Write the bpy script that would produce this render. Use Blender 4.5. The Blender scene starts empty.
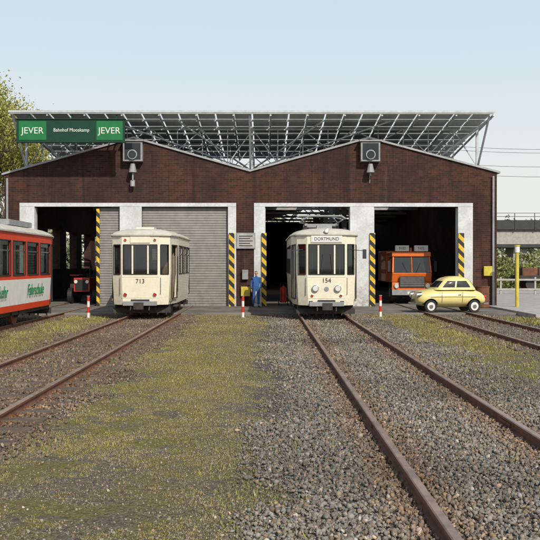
import bpy, math, random
import numpy as np
from mathutils import Vector, Matrix, Quaternion
random.seed(5); RNG=np.random.default_rng(7)
scene=bpy.context.scene
COL=scene.collection

# ------------------------------------------------------------------ materials
def newmat(name):
    m=bpy.data.materials.new(name); m.use_nodes=True
    nt=m.node_tree
    for n in list(nt.nodes): nt.nodes.remove(n)
    out=nt.nodes.new('ShaderNodeOutputMaterial')
    return m,nt,out
class NB:
    def __init__(s,nt): s.nt=nt
    def node(s,t,**k):
        n=s.nt.nodes.new(t)
        for a,b in k.items(): setattr(n,a,b)
        return n
    def link(s,a,b): s.nt.links.new(a,b)
    def setin(s,n,i,v):
        if isinstance(v,bpy.types.NodeSocket): s.link(v,n.inputs[i])
        else: n.inputs[i].default_value=v
    def math(s,op,a,b=0.0,clamp=False):
        n=s.node('ShaderNodeMath',operation=op); n.use_clamp=clamp
        s.setin(n,0,a); s.setin(n,1,b); return n.outputs[0]
    def mix(s,f,a,b,blend='MIX'):
        n=s.node('ShaderNodeMix',data_type='RGBA',blend_type=blend)
        s.setin(n,0,f)
        for i,v in ((6,a),(7,b)):
            if isinstance(v,tuple) and len(v)==3: v=(*v,1)
            s.setin(n,i,v)
        return n.outputs[2]
    def noise(s,scale,detail=4,vec=None,rough=0.55):
        n=s.node('ShaderNodeTexNoise'); n.inputs['Scale'].default_value=scale
        n.inputs['Detail'].default_value=detail; n.inputs['Roughness'].default_value=rough
        if vec is not None: s.link(vec,n.inputs['Vector'])
        return n.outputs[0]
    def smooth(s,v,a,b,lo=0.0,hi=1.0):
        n=s.node('ShaderNodeMapRange',interpolation_type='SMOOTHSTEP')
        s.setin(n,0,v); n.inputs[1].default_value=a; n.inputs[2].default_value=b
        n.inputs[3].default_value=lo; n.inputs[4].default_value=hi
        return n.outputs[0]
    def bump(s,h,strength=0.3,dist=0.02):
        n=s.node('ShaderNodeBump'); n.inputs['Strength'].default_value=strength
        n.inputs['Distance'].default_value=dist; s.link(h,n.inputs['Height']); return n.outputs[0]
    def bsdf(s,out,col,rough=0.6,metal=0.0,normal=None,coat=0.0,spec=0.5):
        n=s.node('ShaderNodeBsdfPrincipled')
        if isinstance(col,bpy.types.NodeSocket): s.link(col,n.inputs['Base Color'])
        else: n.inputs['Base Color'].default_value=(*col[:3],1)
        if isinstance(rough,bpy.types.NodeSocket): s.link(rough,n.inputs['Roughness'])
        else: n.inputs['Roughness'].default_value=rough
        n.inputs['Metallic'].default_value=metal
        n.inputs['Coat Weight'].default_value=coat
        n.inputs['Specular IOR Level'].default_value=spec
        if normal is not None: s.link(normal,n.inputs['Normal'])
        s.link(n.outputs[0],out.inputs[0]); return n

def pm(name,col,rough=0.55,metal=0.0,var=0.18,scale=3.0,bump=0.0,dirt=None,coat=0.0,spec=0.5,flat=False):
    m,nt,out=newmat(name); b=NB(nt)
    tc=b.node('ShaderNodeTexCoord').outputs['Object']
    n1=b.noise(scale,3,tc); n2=b.noise(scale*9,2,tc)
    f=b.math('ADD',b.math('MULTIPLY',n1,0.65),b.math('MULTIPLY',n2,0.35))
    f=b.smooth(f,0.35,0.65)
    c0=tuple(c*(1-var) for c in col); c1=tuple(min(1,c*(1+var*0.6)) for c in col)
    c=b.mix(f,c0,c1)
    if dirt:
        dcol,amt,z0,z1=dirt
        sp=b.node('ShaderNodeSeparateXYZ'); b.link(tc,sp.inputs[0])
        zz=b.smooth(sp.outputs[2],z0,z1,1.0,0.0)
        k=b.math('MULTIPLY',b.math('ADD',b.math('MULTIPLY',zz,1.0),0.12),b.smooth(b.noise(7,4,tc,0.7),0.38,0.75))
        c=b.mix(b.math('MULTIPLY',k,amt,True),c,dcol)
    r=rough if flat else b.smooth(n2,0.3,0.7,max(0.05,rough-0.08),min(1,rough+0.1))
    nm=b.bump(n2,bump,0.01) if bump>0 else None
    b.bsdf(out,c,r,metal,nm,coat,spec)
    return m

def glassmat(name,tint=(0.45,0.5,0.48),gl=0.12):
    m,nt,out=newmat(name); b=NB(nt)
    t=b.node('ShaderNodeBsdfTransparent'); t.inputs[0].default_value=(*tint,1)
    g=b.node('ShaderNodeBsdfGlossy'); g.inputs['Roughness'].default_value=0.03
    g.inputs[0].default_value=(0.9,0.95,1,1)
    fr=b.node('ShaderNodeFresnel'); fr.inputs[0].default_value=1.5
    f=b.math('ADD',fr.outputs[0],gl*0.4,True)
    mx=b.node('ShaderNodeMixShader'); b.link(f,mx.inputs[0]); b.link(t.outputs[0],mx.inputs[1]); b.link(g.outputs[0],mx.inputs[2])
    b.link(mx.outputs[0],out.inputs[0]); return m

def attrmat(name,rough=0.85,trans=0.0,spec=0.3):
    m,nt,out=newmat(name); b=NB(nt)
    a=b.node('ShaderNodeAttribute'); a.attribute_name='col'
    c=a.outputs['Color']
    p=b.bsdf(out,c,rough,0,None,0,spec)
    if trans>0:
        t=b.node('ShaderNodeBsdfTranslucent'); b.link(c,t.inputs[0])
        mx=b.node('ShaderNodeMixShader'); mx.inputs[0].default_value=trans
        b.link(p.outputs[0],mx.inputs[1]); b.link(t.outputs[0],mx.inputs[2]); b.link(mx.outputs[0],out.inputs[0])
    return m

def brickmat():
    m,nt,out=newmat('brick'); b=NB(nt)
    g=b.node('ShaderNodeNewGeometry'); sp=b.node('ShaderNodeSeparateXYZ'); b.link(g.outputs['Position'],sp.inputs[0])
    cb=b.node('ShaderNodeCombineXYZ'); b.link(b.math('ADD',sp.outputs[0],sp.outputs[1]),cb.inputs[0]); b.link(sp.outputs[2],cb.inputs[1])
    br=b.node('ShaderNodeTexBrick'); b.link(cb.outputs[0],br.inputs['Vector'])
    br.inputs['Scale'].default_value=1; br.inputs['Brick Width'].default_value=0.26; br.inputs['Row Height'].default_value=0.083
    br.inputs['Mortar Size'].default_value=0.006; br.inputs['Bias'].default_value=-0.1
    br.inputs['Color1'].default_value=(0.080,0.030,0.022,1); br.inputs['Color2'].default_value=(0.034,0.017,0.015,1)
    br.inputs['Mortar'].default_value=(0.072,0.057,0.048,1)
    n=b.noise(0.5,6,g.outputs['Position'],0.65); n2=b.noise(3.0,4,g.outputs['Position'],0.7)
    c=b.mix(b.smooth(n,0.38,0.62,0,0.7),br.outputs[0],(0.028,0.017,0.016))
    c=b.mix(b.smooth(n2,0.5,0.75,0,0.5),c,(0.092,0.052,0.040))
    st=b.node('ShaderNodeMapping'); b.link(g.outputs['Position'],st.inputs[0]); st.inputs['Scale'].default_value=(2.2,2.2,.14)
    c=b.mix(b.smooth(b.noise(1.5,5,st.outputs[0],0.7),0.48,0.68,0,0.65),c,(0.018,0.012,0.011))
    c=b.mix(b.smooth(b.noise(2.1,5,st.outputs[0],0.75),0.58,0.74,0,0.35),c,(0.14,0.11,0.095))
    b.bsdf(out,c,0.9,0,b.bump(br.outputs[1],-0.4,0.01),0,0.25); return m

def groundmat():
    m,nt,out=newmat('ground_soil_moss_gravel'); b=NB(nt)
    g=b.node('ShaderNodeNewGeometry'); pos=g.outputs['Position']
    sp=b.node('ShaderNodeSeparateXYZ'); b.link(pos,sp.inputs[0]); X,Y=sp.outputs[0],sp.outputs[1]
    n_mid=b.noise(1.7,4,pos,0.6); n_f=b.noise(18,7,pos,0.85)
    xj=b.math('ADD',X,b.math('MULTIPLY',b.math('SUBTRACT',n_mid,0.5),1.6))
    vo=b.node('ShaderNodeTexVoronoi'); vo.inputs['Scale'].default_value=48; b.link(pos,vo.inputs['Vector'])
    hsv=b.node('ShaderNodeSeparateColor'); b.link(vo.outputs['Color'],hsv.inputs[0])
    stone=b.mix(b.smooth(vo.outputs['Distance'],0.15,0.6),(0.17,0.155,0.14),(0.07,0.060,0.050))  # gaps between stones painted darker: crevice shade put into the colour
    stone=b.mix(b.smooth(hsv.outputs[0],0.3,0.9,0,0.5),stone,(0.25,0.235,0.215))
    soil=b.mix(b.smooth(n_f,0.38,0.62),(0.105,0.086,0.062),(0.25,0.215,0.165))
    soil=b.mix(b.smooth(hsv.outputs[1],0.72,0.85,0,0.75),soil,(0.30,0.28,0.25))
    soil=b.mix(b.smooth(vo.outputs['Distance'],0.35,0.7,0,0.4),soil,(0.075,0.062,0.048))  # same painted crevice shade at the cell edges of the soil
    moss=b.mix(b.smooth(n_f,0.36,0.64),(0.115,0.105,0.025),(0.31,0.275,0.065))
    def band(a0,a1,b0,b1): return b.math('MULTIPLY',b.smooth(xj,a0,a1),b.smooth(xj,b0,b1,1,0))
    bal=b.math('MAXIMUM',band(-0.6,0.3,3.5,4.1),b.math('MAXIMUM',band(-5.6,-5.0,-2.8,-2.2),band(5.2,5.6,8.2,8.6)))
    bal=b.math('MULTIPLY',bal,b.smooth(Y,60,75,1,0))
    mz=b.math('MAXIMUM',band(-2.9,-2.0,-0.9,0.0),b.math('MAXIMUM',band(3.5,4.0,5.4,5.9),band(-6.9,-6.5,-5.4,-4.9)))
    nn=b.math('ADD',b.math('MULTIPLY',n_mid,0.6),b.math('MULTIPLY',n_f,0.4))
    mz=b.math('MULTIPLY',mz,b.smooth(nn,0.465,0.53))
    mz=b.math('MULTIPLY',mz,b.smooth(Y,5,11,0.6,1.0))
    c=b.mix(bal,soil,stone)
    c=b.mix(b.math('MULTIPLY',mz,0.85),c,moss)
    gr=b.mix(n_mid,(0.05,0.075,0.02),(0.12,0.14,0.04))
    c=b.mix(b.smooth(Y,48,60),c,gr)
    h=b.math('ADD',b.math('MULTIPLY',vo.outputs['Distance'],-0.9),b.math('MULTIPLY',n_f,1.1))
    b.bsdf(out,c,0.95,0,b.bump(h,0.9,0.025),0,0.15); return m

def apronmat():
    m,nt,out=newmat('apron_concrete'); b=NB(nt)
    g=b.node('ShaderNodeNewGeometry'); pos=g.outputs['Position']
    n1=b.noise(0.7,5,pos,0.65); n2=b.noise(25,3,pos)
    c=b.mix(b.smooth(n1,0.35,0.65),(0.10,0.09,0.08),(0.20,0.185,0.165))
    c=b.mix(b.smooth(n2,0.5,0.8,0,0.5),c,(0.24,0.23,0.21))
    b.bsdf(out,c,0.9,0,b.bump(n2,0.3,0.01)); return m

def hazardmat():
    m,nt,out=newmat('hazard_stripes'); b=NB(nt)
    g=b.node('ShaderNodeNewGeometry'); sp=b.node('ShaderNodeSeparateXYZ'); b.link(g.outputs['Position'],sp.inputs[0])
    v=b.math('ADD',sp.outputs[2],b.math('MULTIPLY',b.math('ADD',sp.outputs[0],sp.outputs[1]),1.0))
    f=b.math('FRACT',b.math('MULTIPLY',v,2.4)); s=b.math('GREATER_THAN',f,0.5)
    n=b.noise(12,4,g.outputs['Position'])
    yel=b.mix(b.smooth(n,0.4,0.7),(0.72,0.47,0.03),(0.5,0.34,0.05))
    c=b.mix(s,yel,(0.02,0.02,0.02)); b.bsdf(out,c,0.5); return m

def polemat():
    m,nt,out=newmat('red_white_bands'); b=NB(nt)
    g=b.node('ShaderNodeNewGeometry'); sp=b.node('ShaderNodeSeparateXYZ'); b.link(g.outputs['Position'],sp.inputs[0])
    f=b.math('FRACT',b.math('MULTIPLY',sp.outputs[2],2.6)); s=b.math('GREATER_THAN',f,0.5)
    c=b.mix(s,(0.75,0.73,0.7),(0.55,0.03,0.02)); b.bsdf(out,c,0.45); return m

M={}
M['brick']=brickmat(); M['ground']=groundmat(); M['apron']=apronmat(); M['haz']=hazardmat(); M['pole']=polemat()
M['white']=pm('white_paint_frame',(0.57,0.59,0.61),0.6,var=0.16,scale=1.6,dirt=((0.2,0.18,0.16),0.8,0,1.6))
M['shutter']=pm('shutter_metal',(0.22,0.21,0.195),0.55,0.0,var=0.18,dirt=((0.12,0.1,0.09),0.7,0,1.5))
M['coping']=pm('zinc_coping',(0.34,0.35,0.36),0.5,0.2)
M['roof']=pm('roof_felt',(0.06,0.06,0.065),0.8)
M['steel']=pm('galvanised_steel',(0.48,0.51,0.53),0.5,0.1,var=0.15)
M['panel']=pm('panel_backsheet',(0.42,0.45,0.46),0.5,0.0,var=0.1)
M['interior']=pm('interior_wall',(0.20,0.18,0.16),0.9)
M['cream']=pm('cream_tram_paint',(0.74,0.70,0.56),0.32,var=0.05,scale=1.5,dirt=((0.32,0.27,0.20),0.45,0.35,0.95),coat=0.3)
M['creamroof']=pm('cream_tram_roof',(0.57,0.55,0.48),0.55,var=0.12,dirt=((0.3,0.28,0.24),0.3,2.5,3.2))
M['trred']=pm('red_tram_paint',(0.66,0.055,0.015),0.5,var=0.06,coat=0.0,spec=0.25)
M['trwhite']=pm('white_tram_paint',(0.76,0.75,0.71),0.5,var=0.05,coat=0.0,spec=0.25,dirt=((0.3,0.26,0.22),0.3,0.4,1.0))
M['grey']=pm('grey_paint',(0.26,0.27,0.28),0.5)
M['dark']=pm('dark_underframe',(0.03,0.028,0.026),0.7,dirt=((0.12,0.08,0.05),0.6,0,0.6))
M['black']=pm('black_rubber',(0.015,0.015,0.015),0.6)
M['glass']=glassmat('window_glass')
M['dglass']=pm('dark_glass',(0.02,0.025,0.03),0.03,spec=0.5,flat=True)
M['inner']=pm('tram_interior',(0.24,0.16,0.09),0.6)
M['seat']=pm('tram_seat',(0.16,0.08,0.04),0.6)
M['chrome']=pm('chrome',(0.6,0.6,0.6),0.2,1.0,var=.03,flat=True)
M['lens']=pm('lamp_lens',(0.85,0.85,0.8),0.1,0.3,flat=True)
M['redl']=pm('red_lens',(0.5,0.02,0.01),0.15)
M['rustrail']=pm('rusty_rail',(0.18,0.075,0.042),0.7,0.1,var=0.35,scale=6)
M['railtop']=pm('rail_head',(0.38,0.27,0.21),0.42,0.5,var=0.3,scale=4)
M['sleeper']=pm('timber_sleeper',(0.13,0.095,0.07),0.85,var=0.4,scale=5,bump=0.5)
M['green']=pm('dark_green_sign',(0.006,0.045,0.026),0.5,var=0.1,spec=.3)
M['lgreen']=pm('light_green_sign',(0.012,0.16,0.05),0.5,var=0.08,spec=.3)
M['twhite']=pm('white_lettering',(0.68,0.68,0.66),0.5,var=0.03)
M['tgreen']=pm('green_lettering',(0.015,0.20,0.08),0.6,var=0.03,spec=.2)
M['tdark']=pm('dark_lettering',(0.03,0.03,0.04),0.5,var=0.03)
M['yel']=pm('yellow_car_paint',(0.72,0.62,0.25),0.3,var=0.03,coat=0.4,flat=True)
M['postyel']=pm('yellow_post_paint',(0.55,0.44,0.05),0.5)
M['orange']=pm('orange_truck_paint',(0.70,0.15,0.02),0.4,var=0.08,coat=0.2)
M['tracred']=pm('red_tractor_paint',(0.50,0.03,0.02),0.35,var=0.1)
M['rust']=pm('rusty_barrel',(0.16,0.06,0.03),0.7,0.1,var=0.3)
M['bark']=pm('bark',(0.15,0.12,0.095),0.9,var=0.4,scale=6)
M['leaf']=attrmat('leaves',0.7,0.3); M['stone']=attrmat('gravel_stone',0.95,0,0.15); M['blade']=attrmat('grass_blades',0.9,0,.15)
M['fleaf']=attrmat('distant_leaves',0.9,0)
M['blue']=pm('blue_work_clothes',(0.04,0.11,0.30),0.9,spec=.2); M['skin']=pm('skin',(0.55,0.33,0.24),0.55,var=0.05); M['hair']=pm('brown_hair',(0.10,0.055,0.03),0.7)
M['bridge']=pm('bridge_steel',(0.04,0.043,0.043),0.7); M['pale']=pm('pale_concrete',(0.38,0.37,0.35),0.85)

# ------------------------------------------------------------------ mesh helpers
def root(name,loc=(0,0,0),rz=0.0):
    o=bpy.data.objects.new(name,None); o.location=loc; o.rotation_euler=(0,0,rz); o.empty_display_size=0.3
    COL.objects.link(o); return o
class MB:
    def __init__(s): s.v=[];s.f=[];s.m=[]
    def face(s,pts,mi=0):
        n=len(s.v); s.v+= [tuple(p) for p in pts]; s.f.append(tuple(range(n,n+len(pts)))); s.m.append(mi)
    def hexa(s,p,mi=0):
        n=len(s.v); s.v+=[tuple(q) for q in p]
        for f in ((0,3,2,1),(4,5,6,7),(0,1,5,4),(1,2,6,5),(2,3,7,6),(3,0,4,7)):
            s.f.append(tuple(n+i for i in f)); s.m.append(mi)
    def box(s,x0,x1,y0,y1,z0,z1,mi=0):
        s.hexa([(x0,y0,z0),(x1,y0,z0),(x1,y1,z0),(x0,y1,z0),(x0,y0,z1),(x1,y0,z1),(x1,y1,z1),(x0,y1,z1)],mi)
    def cyl(s,p0,p1,r,mi=0,n=10,r2=None,caps=True,rot=0.0):
        p0=Vector(p0);p1=Vector(p1); d=p1-p0
        if d.length<1e-6: return
        r2=r if r2 is None else r2
        q=d.to_track_quat('Z','Y'); b=len(s.v)
        for p,rr in ((p0,r),(p1,r2)):
            for i in range(n):
                a=2*math.pi*i/n+rot
                s.v.append(tuple(p+q@Vector((rr*math.cos(a),rr*math.sin(a),0))))
        for i in range(n):
            j=(i+1)%n; s.f.append((b+i,b+j,b+n+j,b+n+i)); s.m.append(mi)
        if caps:
            s.f.append(tuple(b+i for i in reversed(range(n)))); s.m.append(mi)
            s.f.append(tuple(b+n+i for i in range(n))); s.m.append(mi)
    def beam(s,p0,p1,w,mi=0): s.cyl(p0,p1,w*0.707,mi,4,rot=math.pi/4)
    def prism(s,poly,y0,y1,mi=0):
        n=len(poly); b=len(s.v)
        s.v+=[(x,y0,z) for x,z in poly]+[(x,y1,z) for x,z in poly]
        s.f.append(tuple(b+i for i in range(n))); s.m.append(mi)
        s.f.append(tuple(b+n+i for i in reversed(range(n)))); s.m.append(mi)
        for i in range(n):
            j=(i+1)%n; s.f.append((b+j,b+i,b+n+i,b+n+j)); s.m.append(mi)
    def obj(s,name,mats,parent=None,bevel=0.0,smooth=False,seg=2):
        me=bpy.data.meshes.new(name); me.from_pydata(s.v,[],s.f)
        for mm in mats: me.materials.append(mm)
        me.polygons.foreach_set('material_index',s.m)
        if smooth: me.polygons.foreach_set('use_smooth',[True]*len(s.f))
        me.update()
        o=bpy.data.objects.new(name,me); COL.objects.link(o)
        if parent: o.parent=parent
        if bevel>0:
            md=o.modifiers.new('bevel','BEVEL'); md.width=bevel; md.segments=seg; md.limit_method='ANGLE'
        return o
def bx(name,par,x0,x1,y0,y1,z0,z1,mat,bevel=0.01):
    b=MB(); b.box(x0,x1,y0,y1,z0,z1); return b.obj(name,[mat],par,bevel)
def np_mesh(name,V,F,mat,col=None,parent=None,smooth=False):
    me=bpy.data.meshes.new(name); k=F.shape[1]
    me.vertices.add(len(V)); me.vertices.foreach_set('co',V.astype(np.float32).ravel())
    me.loops.add(F.size); me.loops.foreach_set('vertex_index',F.astype(np.int32).ravel())
    me.polygons.add(len(F)); me.polygons.foreach_set('loop_start',np.arange(0,F.size,k,dtype=np.int32))
    try: me.polygons.foreach_set('loop_total',np.full(len(F),k,dtype=np.int32))
    except Exception: pass
    me.update(calc_edges=True)
    if col is not None:
        a=me.attributes.new('col','FLOAT_COLOR','POINT')
        c=np.ones((len(V),4),np.float32); c[:,:3]=col; a.data.foreach_set('color',c.ravel())
    me.materials.append(mat)
    o=bpy.data.objects.new(name,me); COL.objects.link(o)
    if parent: o.parent=parent
    return o
def text(name,par,s,size,loc,mat,rot=(math.pi/2,0,0),ext=0.004,sx=1.0,shear=0.0):
    c=bpy.data.curves.new(name,'FONT'); c.body=s; c.size=size; c.extrude=ext; c.align_x='CENTER'; c.align_y='CENTER'; c.shear=shear
    c.materials.append(mat)
    o=bpy.data.objects.new(name,c); COL.objects.link(o); o.location=loc; o.rotation_euler=rot; o.scale=(sx,1,1); o.parent=par; return o
def vnoise(x,y,seed=0,scale=1.0):
    r=np.random.default_rng(seed); G=r.random((256,256))
    x=x*scale+1000.; y=y*scale+1000.
    xi=np.floor(x).astype(int); yi=np.floor(y).astype(int); fx=x-xi; fy=y-yi
    fx=fx*fx*(3-2*fx); fy=fy*fy*(3-2*fy)
    a=G[xi%256,yi%256];b=G[(xi+1)%256,yi%256];c=G[xi%256,(yi+1)%256];d=G[(xi+1)%256,(yi+1)%256]
    return (a*(1-fx)+b*fx)*(1-fy)+(c*(1-fx)+d*fx)*fy

# ------------------------------------------------------------------ ground, rails
g=MB(); g.face([(-1500,-300,0),(1500,-300,0),(1500,2500,0),(-1500,2500,0)]); g.obj('ground',[M['ground']])
ap=MB(); ap.box(-14,13,32.2,75,-0.1,0.08); ap.obj('apron_pavement',[M['apron']],None,0.02)

TR={'L':-3.78,'R':1.94,'RR':6.5,'LL':-7.95}
def track(name,cx,y0,y1,sleepers=True):
    r=root(name,(cx,0,0))
    prof=[(-0.06,0.0),(0.06,0.0),(0.06,0.012),(0.012,0.025),(0.012,0.075),(0.034,0.082),(0.036,0.108),(0.028,0.118),(-0.028,0.118),(-0.036,0.108),(-0.034,0.082),(-0.012,0.075),(-0.012,0.025),(-0.06,0.012)]
    b=MB()
    for s in (-1,1):
        b.prism([(s*0.755+px,pz) for px,pz in prof],y0,y1)
        b.m[-len(prof)+7]=1; b.m[-len(prof)+6]=1; b.m[-len(prof)+8]=1
        y=y0+3
        while y<31:
            for q in (-1,1):
                b.box(s*0.755+q*0.013 if q>0 else s*0.755-0.03,s*0.755+0.03 if q>0 else s*0.755-0.013,y-0.22,y+0.22,0.032,0.07)
            y+=9
    b.obj('rails',[M['rustrail'],M['railtop']],r)
    if sleepers:
        b=MB(); y=y0
        while y<32:
            a=random.uniform(-.02,.02); h=random.uniform(-.006,.008)
            b.hexa([(-1.25,y-.12+a,-.1),(1.25,y-.12-a,-.1),(1.25,y+.12-a,-.1),(-1.25,y+.12+a,-.1),(-1.25,y-.12+a,.024+h),(1.25,y-.12-a,.024+h),(1.25,y+.12-a,.024+h),(-1.25,y+.12+a,.024+h)])
            for s in (-1,1):
                for q in (-1,1): b.cyl((s*.755+q*.085,y,.02),(s*.755+q*.085,y,.05),.016,1,6)
            y+=0.65
        b.obj('sleepers',[M['sleeper'],M['rustrail']],r,0.008)
    return r
track('railway_track',TR['L'],-2,50); track('railway_track',TR['R'],-2,60,False)
track('railway_track',TR['RR'],-2,60); track('railway_track',TR['LL'],-2,60)

# ------------------------------------------------------------------ gravel stones
ph=(1+5**.5)/2
ICO=np.array([(-1,ph,0),(1,ph,0),(-1,-ph,0),(1,-ph,0),(0,-1,ph),(0,1,ph),(0,-1,-ph),(0,1,-ph),(ph,0,-1),(ph,0,1),(-ph,0,-1),(-ph,0,1)])/math.sqrt(1+ph*ph)
ICF=np.array([(0,11,5),(0,5,1),(0,1,7),(0,7,10),(0,10,11),(1,5,9),(5,11,4),(11,10,2),(10,7,6),(7,1,8),(3,9,4),(3,4,2),(3,2,6),(3,6,8),(3,8,9),(4,9,5),(2,4,11),(6,2,10),(8,6,7),(9,8,1)])
SX=[];SY=[];SS=[];ST=[]
def scatter(x0,x1,y0,y1,dens,smin,smax,edge=0.4,thr=None,tone=0):
    n=int((x1-x0+edge)*(y1-y0)*dens)
    x=RNG.uniform(x0-edge,x1+edge,n); y=RNG.uniform(y0,y1,n)
    lim=(vnoise(x,y,3,1.3)-.5)*2*edge+RNG.normal(size=n)*.13
    k=(x>x0+lim)&(x<x1+lim)
    if thr is not None: k&=(vnoise(x,y,11,1.1)*.6+vnoise(x,y,12,3.7)*.4)>thr
    for c in TR.values():
        for s in (-1,1): k&=np.abs(x-(c+s*.755))>0.05
    for c in (TR['L'],TR['RR'],TR['LL']):
        ph_=np.abs(((y+2+.325)%.65)-.325); k&=~((np.abs(x-c)<1.22)&(ph_<.10)&(RNG.random(n)<.86))
    x=x[k];y=y[k]; SX.append(x);SY.append(y);SS.append(RNG.uniform(smin,smax,len(x))*RNG.choice([1,.9,.7,.5,.4],len(x)));ST.append(np.full(len(x),tone))
scatter(0.1,4.2,5,9,2000,.010,.023); scatter(0.1,4.2,9,14,1400,.011,.025); scatter(0.1,4.0,14,20,750,.014,.028); scatter(0.1,3.8,20,32.2,320,.018,.032)
scatter(-5.1,-2.4,8,16,650,.013,.028,tone=1); scatter(-5.1,-2.4,16,32.2,280,.018,.032,tone=1)
scatter(5.2,8.1,16,32.2,200,.018,.032); scatter(-10,-6.8,16,32,140,.02,.034,tone=1)
scatter(-2.4,0.2,5,14,260,.005,.014,tone=2); scatter(-2.4,0.2,14,32,80,.010,.02,tone=2)
scatter(-2.8,0.2,5,9.5,1900,.003,.0095,thr=.40,tone=2); scatter(-2.8,0.2,9.5,14,700,.005,.011,thr=.47,tone=2)
scatter(-2.4,0.2,14,32,160,.008,.018,thr=.56,tone=2)
scatter(3.9,5.4,12,32,60,.012,.024,tone=2); scatter(-6.8,-5,18,32,40,.012,.024,tone=2)
x=np.concatenate(SX);y=np.concatenate(SY);s=np.concatenate(SS);tn=np.concatenate(ST); N=len(x)
V=ICO[None]*(1+RNG.uniform(-.42,.42,(N,12,1)))
V=V*RNG.uniform(.5,1.35,(N,1,3))*s[:,None,None]
def rots(N):
    q=RNG.normal(size=(N,4)); q/=np.linalg.norm(q,axis=1)[:,None]; w,a,b,c=q.T
    return np.stack([1-2*(b*b+c*c),2*(a*b-w*c),2*(a*c+w*b),2*(a*b+w*c),1-2*(a*a+c*c),2*(b*c-w*a),2*(a*c-w*b),2*(b*c+w*a),1-2*(a*a+b*b)],1).reshape(N,3,3)
V=np.einsum('nij,nkj->nki',rots(N),V)
hz=np.where(tn<2,RNG.uniform(0,.016,N),0.0)
V+=np.stack([x,y,hz+s*.3],1)[:,None,:]
t=RNG.uniform(.62,1.3,N)**1.2*(.75+.5*vnoise(x,y,41,.8))
base=np.where((tn==0)[:,None],np.array([.185,.172,.155]),np.where((tn==1)[:,None],np.array([.17,.138,.112]),np.array([.22,.195,.16])))
C=base*t[:,None]; warm=RNG.random(N)<.3; C[warm]*=np.array([1.18,1.0,.8]); C[RNG.random(N)<.06]*=1.7
rd_=np.min([np.abs(x-(c+s_*.755)) for c in TR.values() for s_ in (-1,1)],axis=0)
k=np.clip(1-rd_/.45,0,1)[:,None]*.8; C=C*(1-k)+k*C*np.array([1.0,.72,.55])
F=(ICF[None]+12*np.arange(N)[:,None,None]).reshape(-1,3)
np_mesh('gravel',V.reshape(-1,3),F,M['stone'],np.repeat(C,12,0))

# moss and short grass
def blades(name,zones,seed):
    X=[];Y=[];H=[]
    for (x0,x1,y0,y1,dens,h,thr) in zones:
        n=int((x1-x0)*(y1-y0)*dens); xx=RNG.uniform(x0-.4,x1+.4,n); yy=RNG.uniform(y0,y1,n)
        v=vnoise(xx,yy,21,.9)*.4+vnoise(xx,yy,22,2.6)*.3+vnoise(xx,yy,23,9)*.3
        e=np.minimum(xx-x0,x1-xx); k=(v-thr+np.clip(e,-.5,.2)*.4)>0
        for c in TR.values():
            for s_ in (-1,1): k&=np.abs(xx-(c+s_*.755))>0.05
        xx=xx[k];yy=yy[k]; X.append(xx);Y.append(yy);H.append(h*RNG.uniform(.4,1.3,len(xx)))
    x=np.concatenate(X);y=np.concatenate(Y);h=np.concatenate(H);n=len(x)
    a=RNG.uniform(0,2*np.pi,n); w=h*.16+.002; lean=h*RNG.uniform(.1,.9,n); b=RNG.uniform(0,2*np.pi,n)
    P0=np.stack([x-w*np.cos(a),y-w*np.sin(a),np.zeros(n)],1);P1=np.stack([x+w*np.cos(a),y+w*np.sin(a),np.zeros(n)],1)
    P2=np.stack([x+lean*np.cos(b),y+lean*np.sin(b),h],1)
    V=np.stack([P0,P1,P2],1).reshape(-1,3)
    t=(RNG.random(n)*.5+vnoise(x,y,51,1.2)*.7)[:,None]; C=np.array([.14,.145,.035])*(1-t)+np.array([.34,.30,.085])*t
    C[RNG.random(n)<.25]=np.array([.33,.285,.18])
    np_mesh(name,V,np.arange(3*n).reshape(-1,3),M['blade'],np.repeat(C,3,0))
blades('moss_and_grass',[(-2.5,0.0,5,9,5200,.012,.54),(-2.5,0.0,9,14,4000,.014,.50),(-2.5,-0.1,14,22,2300,.018,.49),(-2.4,-0.1,22,32.2,1000,.026,.49),
   (3.8,5.5,13,32.2,1100,.030,.48),(-6.7,-4.9,16,32.2,900,.030,.48),(-5,-2.6,10,32,120,.05,.6),(1,3,8,32,25,.05,.62)],1)
blades('weed_tufts',[(-2.6,.3,5.5,14,200,.04,.72),(3.6,5.6,14,32,220,.08,.66),(-6.8,-5,20,32,180,.08,.65),(8.2,9,22,30,900,.1,.45)],2)

# ------------------------------------------------------------------ depot building
FY=37.5
B=root('brick_tram_depot')
w=MB()
for a,c in ((-10.83,-9.58),(-6.04,-5.125),(-1.54,0.0),(3.54,4.54),(8.04,9.67)): w.box(a,c,FY,FY+.4,0,4.22)
w.prism([(-10.83,4.22),(-.625,4.22),(-.625,5.67),(-5.46,7.05),(-10.83,5.55)],FY,FY+.4)
w.prism([(-.625,4.22),(9.67,4.22),(9.67,5.65),(4.33,7.05),(-.625,5.67)],FY,FY+.4)
w.box(9.27,9.67,FY+.4,78,0,5.5)
yy=FY+.4
w.box(-10.83,-10.43,yy,78,0,1.6); w.box(-10.83,-10.43,yy,78,3.6,5.4)
while yy<77:
    w.box(-10.83,-10.43,yy,yy+1.4,1.6,3.6); yy+=4.0
w.box(-10.43,9.27,77.6,78,0,5.4)
w.obj('brick_walls',[M['brick']],B)
cp=MB()
def coping(x0,z0,x1,z1):
    cp.hexa([(x0,FY-.08,z0),(x1,FY-.08,z1),(x1,FY+.5,z1),(x0,FY+.5,z0),(x0,FY-.08,z0+.08),(x1,FY-.08,z1+.08),(x1,FY+.5,z1+.08),(x0,FY+.5,z0+.08)])
coping(-10.93,5.53,-5.46,7.06);coping(-5.46,7.06,-.625,5.68);coping(-.625,5.68,4.33,7.06);coping(4.33,7.06,9.8,5.62)
cp.obj('gable_coping',[M['coping']],B)
rf=MB()
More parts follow.
